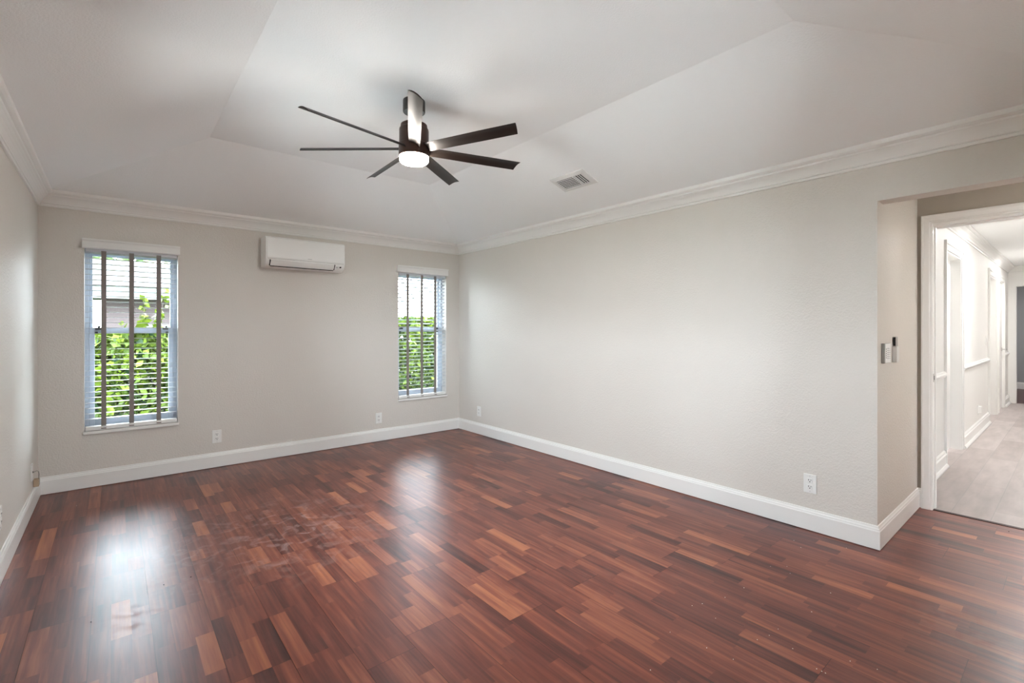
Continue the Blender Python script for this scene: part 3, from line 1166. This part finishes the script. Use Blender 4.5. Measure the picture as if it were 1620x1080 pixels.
    bm = bmesh.new()
    box(bm, -.018, .001, .755, .840, 0, 2.04)
    box(bm, -.018, .001, -.185, -.10, 0, 2.04)
    box(bm, -.018, .001, -.185, .840, 2.04, 2.04 + .085)
    obj('casing', bm, M['trim'], r)
    bm = bmesh.new()
    box(bm, -.002, .122, .740, .756, 0, 2.04)
    box(bm, -.002, .122, -.101, -.085, 0, 2.04)
    box(bm, -.0015, .1215, -.085, .740, 2.025, 2.041)
    obj('jamb', bm, M['trim'], r)

    # switch, outlet
    s = tag(empty('light_switch', (9.05, HY, 1.14)), 'white light switch on the hall wall before the second opening', 'light switch')
    bm = bmesh.new()
    box(bm, -.036, .036, -.006, 0, -.058, .058, .002)
    obj('cover_plate', bm, M['white_plastic'], s)
    bm = bmesh.new()
    box(bm, -.016, .016, -.010, -.005, -.032, .032, .002)
    obj('rocker', bm, M['white_plastic'], s)
    o = tag(empty('night_light', (8.29, HY, .285)), 'white plug-in night light low on the hall wall above the baseboard', 'night light')
    bm = bmesh.new()
    box(bm, -.030, .030, -.035, 0, -.045, .045, .006)
    obj('body', bm, M['white_plastic'], o)
    bm = bmesh.new()
    box(bm, -.036, .036, -.006, 0, -.062, .062, .002)
    obj('cover_plate', bm, M['white_plastic'], o)

    # recessed ceiling lights for hall and far room; alcove one is unseen added fill
    for i, (x, y, z) in enumerate(((7.0, .25, HZ), (10.2, .25, HZ), (13.6, .2, 2.45), (4.38, -0.95, 2.40))):
        t = tag(empty('recessed_light', (x, y, z)), 'round recessed ceiling light %s' % ('in the near part of the hall', 'in the far part of the hall', 'in the grey room', 'added unseen in the alcove for fill')[i], 'ceiling light', 'recessed hall lights')
        bm = bmesh.new()
        lathe(bm, [(.062, -.001), (.062, -.006), (.085, -.004), (.086, .0)], 32)
        obj('trim_ring', bm, M['white_plastic'], t, True)
        bm = bmesh.new()
        lathe(bm, [(0, -.004), (.061, -.004), (.061, -.002), (0, -.002)], 32)
        obj('lens', bm, M['alcove_fill_lamp' if i == 3 else 'hall_lamp'], t)


hallway()


# ------------------------------------------------------------------ crumbs on the floor
def crumbs():
    random.seed(11)
    def chip(r):
        bm = bmesh.new()
        bmesh.ops.create_icosphere(bm, subdivisions=1, radius=r)
        for v in bm.verts:
            v.co = Vector((v.co.x * random.uniform(.7, 1.3), v.co.y * random.uniform(.7, 1.3), v.co.z * random.uniform(.35, .7)))
        lo = min(v.co.z for v in bm.verts)
        for v in bm.verts: v.co.z -= lo
        return bm
    def at(px, py):
        u = (px - 810) / F_PX; v = (py - 519.34) / F_PX
        t = 1.30 / v
        s, c = math.sin(YAW), math.cos(YAW)
        return (u * c + s) * t, (-u * s + c) * t
    spots = [(1256, 855), (1267, 866), (1219, 896), (1245, 896), (1250, 907), (1177, 930), (1147, 945), (1314, 938), (1339, 867), (1284, 968),
             (1231, 995), (1217, 1005), (1254, 1026), (1292, 1058), (1306, 1065), (1300, 1062), (1388, 1059), (1198, 1012), (1095, 958), (1111, 955),
             (1132, 978), (1060, 1000), (1345, 1046), (1118, 1025), (985, 763), (672, 692), (121, 800), (175, 792), (1160, 1043), (1029, 1060)]
    for i, (px, py) in enumerate(spots):
        x, y = at(px, py)
        o = obj('floor_crumb', chip(random.uniform(.0016, .0026)), M['crumb'])
        o.location = (x, y, 0.0002)
        o.rotation_euler = (0, 0, random.uniform(0, 6))
        tag(o, 'tiny white plaster crumb lying on the red floor', 'crumb', 'white crumbs on the floor')
    for px, py, lb in ((144, 984, 'dark grit speck in the left window glare, nearest the left wall'), (259, 925, 'small dark grit speck in the middle of the left window glare'),
                       (302, 913, 'small dark grit speck right of the left window glare'), (1596, 841, 'small dark grit speck on the red floor by the doorway')):
        x, y = at(px, py)
        o = obj('grit_speck', chip(.0034), M['dark_crumb'])
        o.location = (x, y, 0.0002)
        tag(o, lb, 'grit')


crumbs()


# ------------------------------------------------------------------ outdoors
def leaves(bm, lay, n, fn, size, seed):
    random.seed(seed)
    for _ in range(n):
        p, tone = fn()
        s = size * random.uniform(.6, 1.25)
        a = random.uniform(0, 2 * PI)
        tilt = random.uniform(-.9, .9)
        d = Vector((math.cos(a), math.sin(a), random.uniform(-1.1, .9))).normalized()
        sd = d.cross(Vector((math.sin(tilt * 2), math.cos(tilt * 2), random.uniform(-.2, 1.0)))).normalized()
        nn = d.cross(sd)
        pts = [p - d * s, p + sd * s * .60 + nn * s * .08, p + d * s, p - sd * s * .60 + nn * s * .08, ]
        vs = [bm.verts.new(q) for q in pts]
        for f in (bm.faces.new((vs[0], vs[1], vs[2])), bm.faces.new((vs[0], vs[2], vs[3]))):
            for l in f.loops:
                l[lay] = (tone, tone, tone, 1)


def shrub(loc, rx, ry, h, n, size, seed, label, shoots=()):
    r = tag(empty('leafy_shrub', loc), label, 'shrub', 'shrubs outside the windows')
    bm = bmesh.new()
    lay = bm.loops.layers.float_color.new('tone')
    rnd = random.Random(seed)
    def fn():
        while True:
            x, y, z = rnd.uniform(-1, 1), rnd.uniform(-1, 1), rnd.uniform(0, 1)
            q = (x * x + y * y) ** .5
            lim = 1.0 if z < .72 else 1.0 - (z - .72) * 1.6
            lump = .86 + .14 * math.sin(x * 9 + z * 11) * math.cos(y * 7 + z * 5)
            if q < lim * lump and (q > lim * .55 or z > .8):
                break
        p = Vector((x * rx, y * ry, .06 + z * h))
        return p, min(1, max(0, rnd.gauss(.55, .28)))
    leaves(bm, lay, n, fn, size, seed)
    for (sx, sy, sz, k) in shoots:
        base = Vector((sx * .4, sy, h * .7)); tip = Vector((sx, sy, sz))
        def fs():
            t = rnd.random()
            p = base.lerp(tip, t) + Vector((rnd.uniform(-.05, .05), rnd.uniform(-.05, .05), rnd.uniform(-.02, .02)))
            return p, rnd.uniform(.7, 1)
        leaves(bm, lay, k, fs, size * .9, seed + 5)
    obj('foliage', bm, M['leaf'], r, recalc=False)
    bm = bmesh.new()
    for k in range(7):
        a = k * 2 * PI / 7
        tube(bm, [(.04 * math.cos(a), .04 * math.sin(a), -.02), (.3 * rx * math.cos(a), .3 * ry * math.sin(a), h * .45), (.55 * rx * math.cos(a), .55 * ry * math.sin(a), h * .85)], .010, 6)
    for (sx, sy, sz, k) in shoots:
        tube(bm, [(0, 0, h * .3), (sx * .4, sy, h * .7), (sx, sy, sz)], .005, 6)
    obj('stem', bm, M['bark'], r)


def outdoors():
    bm = bmesh.new()
    box(bm, -40, 45, -40, 50, -.35, -.25)
    struct(obj('ground', bm, M['lawn']), 'lawn around the house outside the windows')
    bm = bmesh.new()
    box(bm, -9, XL - .2, -8, YB + .2, -.25, -.02)  # slabs out of view, added to reflect daylight up to the ceiling
    box(bm, XL - .2, 8, -8, -1.75, -.25, -.02)
    struct(obj('bounce_patio', bm, M['patio']), 'unseen pale concrete patio added to bounce daylight into the room')
    bm = bmesh.new()
    box(bm, XL - .9, XD + 2, YB + .2, YB + 1.20, 2.48, 2.62)  # overhang out of view, added to hold sky light off the shrubs
    struct(obj('shade_eave', bm, M['trim']), 'white overhang, unseen, added to shade the shrubs outside the back windows')
    shrub((.26, 8.35, -.25), 1.05, .55, 1.46, 8500, .062, 5, 'bright green leafy shrub outside the left window', ((.06, -.05, 1.98, 60), (.30, .0, 2.10, 80), (.22, -.1, 1.80, 50), (-.2, 0, 1.66, 30)))
    shrub((4.55, 8.35, -.25), 1.15, .55, 1.70, 8500, .062, 9, 'dense green shrub outside the window beside the room corner')
    # neighbouring house
    r = tag(empty('neighbour_house', (2.2, 11.0, -.25)), 'mauve neighbouring house with a low tiled roof behind the left shrub', 'house')
    bm = bmesh.new()
    box(bm, -2.38, 1.6, 0, 5, 0, 2.15)
    obj('house_wall', bm, M['stucco'], r)
    bm = bmesh.new()
    box(bm, -2.9, 2.1, -.45, -.38, 2.06, 2.28)
    box(bm, -2.9, -2.83, -.45, 5.4, 2.06, 2.28)
    obj('fascia', bm, M['fascia'], r)
    bm = bmesh.new()
    pts = [(-2.95, -.5, 2.28), (2.15, -.5, 2.28), (2.15, 2.4, 3.02), (-2.95, 2.4, 3.02), (-2.95, 5.4, 2.28), (2.15, 5.4, 2.28)]
    v = [bm.verts.new(p) for p in pts]
    bm.faces.new((v[0], v[1], v[2], v[3])); bm.faces.new((v[3], v[2], v[5], v[4]))
    bm.faces.new((v[0], v[3], v[4])); bm.faces.new((v[1], v[5], v[2])); bm.faces.new((v[0], v[4], v[5], v[1]))
    obj('roof', bm, M['roof'], r)
    bm = bmesh.new()
    box(bm, -1.75, -.65, -.03, .02, .75, 1.62)
    f = obj('house_window', bm, M['fascia'], r)
    bm = bmesh.new()
    box(bm, -1.69, -1.22, -.035, -.028, .81, 1.56)
    box(bm, -1.18, -.71, -.035, -.028, .81, 1.56)
    obj('pane', bm, M['glass'], f)
    # tree behind the house
    t = tag(empty('backyard_tree', (1.6, 20.0, -.25)), 'pale green tree standing behind the neighbouring roof', 'tree')
    bm = bmesh.new()
    lay = bm.loops.layers.float_color.new('tone')
    rnd = random.Random(4)
    def fn():
        while True:
            x, y, z = rnd.uniform(-1, 1), rnd.uniform(-1, 1), rnd.uniform(-1, 1)
            if .35 < x * x + y * y + z * z < 1: break
        return Vector((x * 3.4, y * 1.6, 3.6 + z * 1.25)), rnd.random()
    leaves(bm, lay, 1500, fn, .15, 8)
    obj('foliage', bm, M['leaf_far'], t, recalc=False)
    bm = bmesh.new()
    tube(bm, [(0, 0, -.05), (.1, 0, 1.6), (0, .1, 3.6)], .12, 8)
    obj('trunk', bm, M['bark'], t)


outdoors()
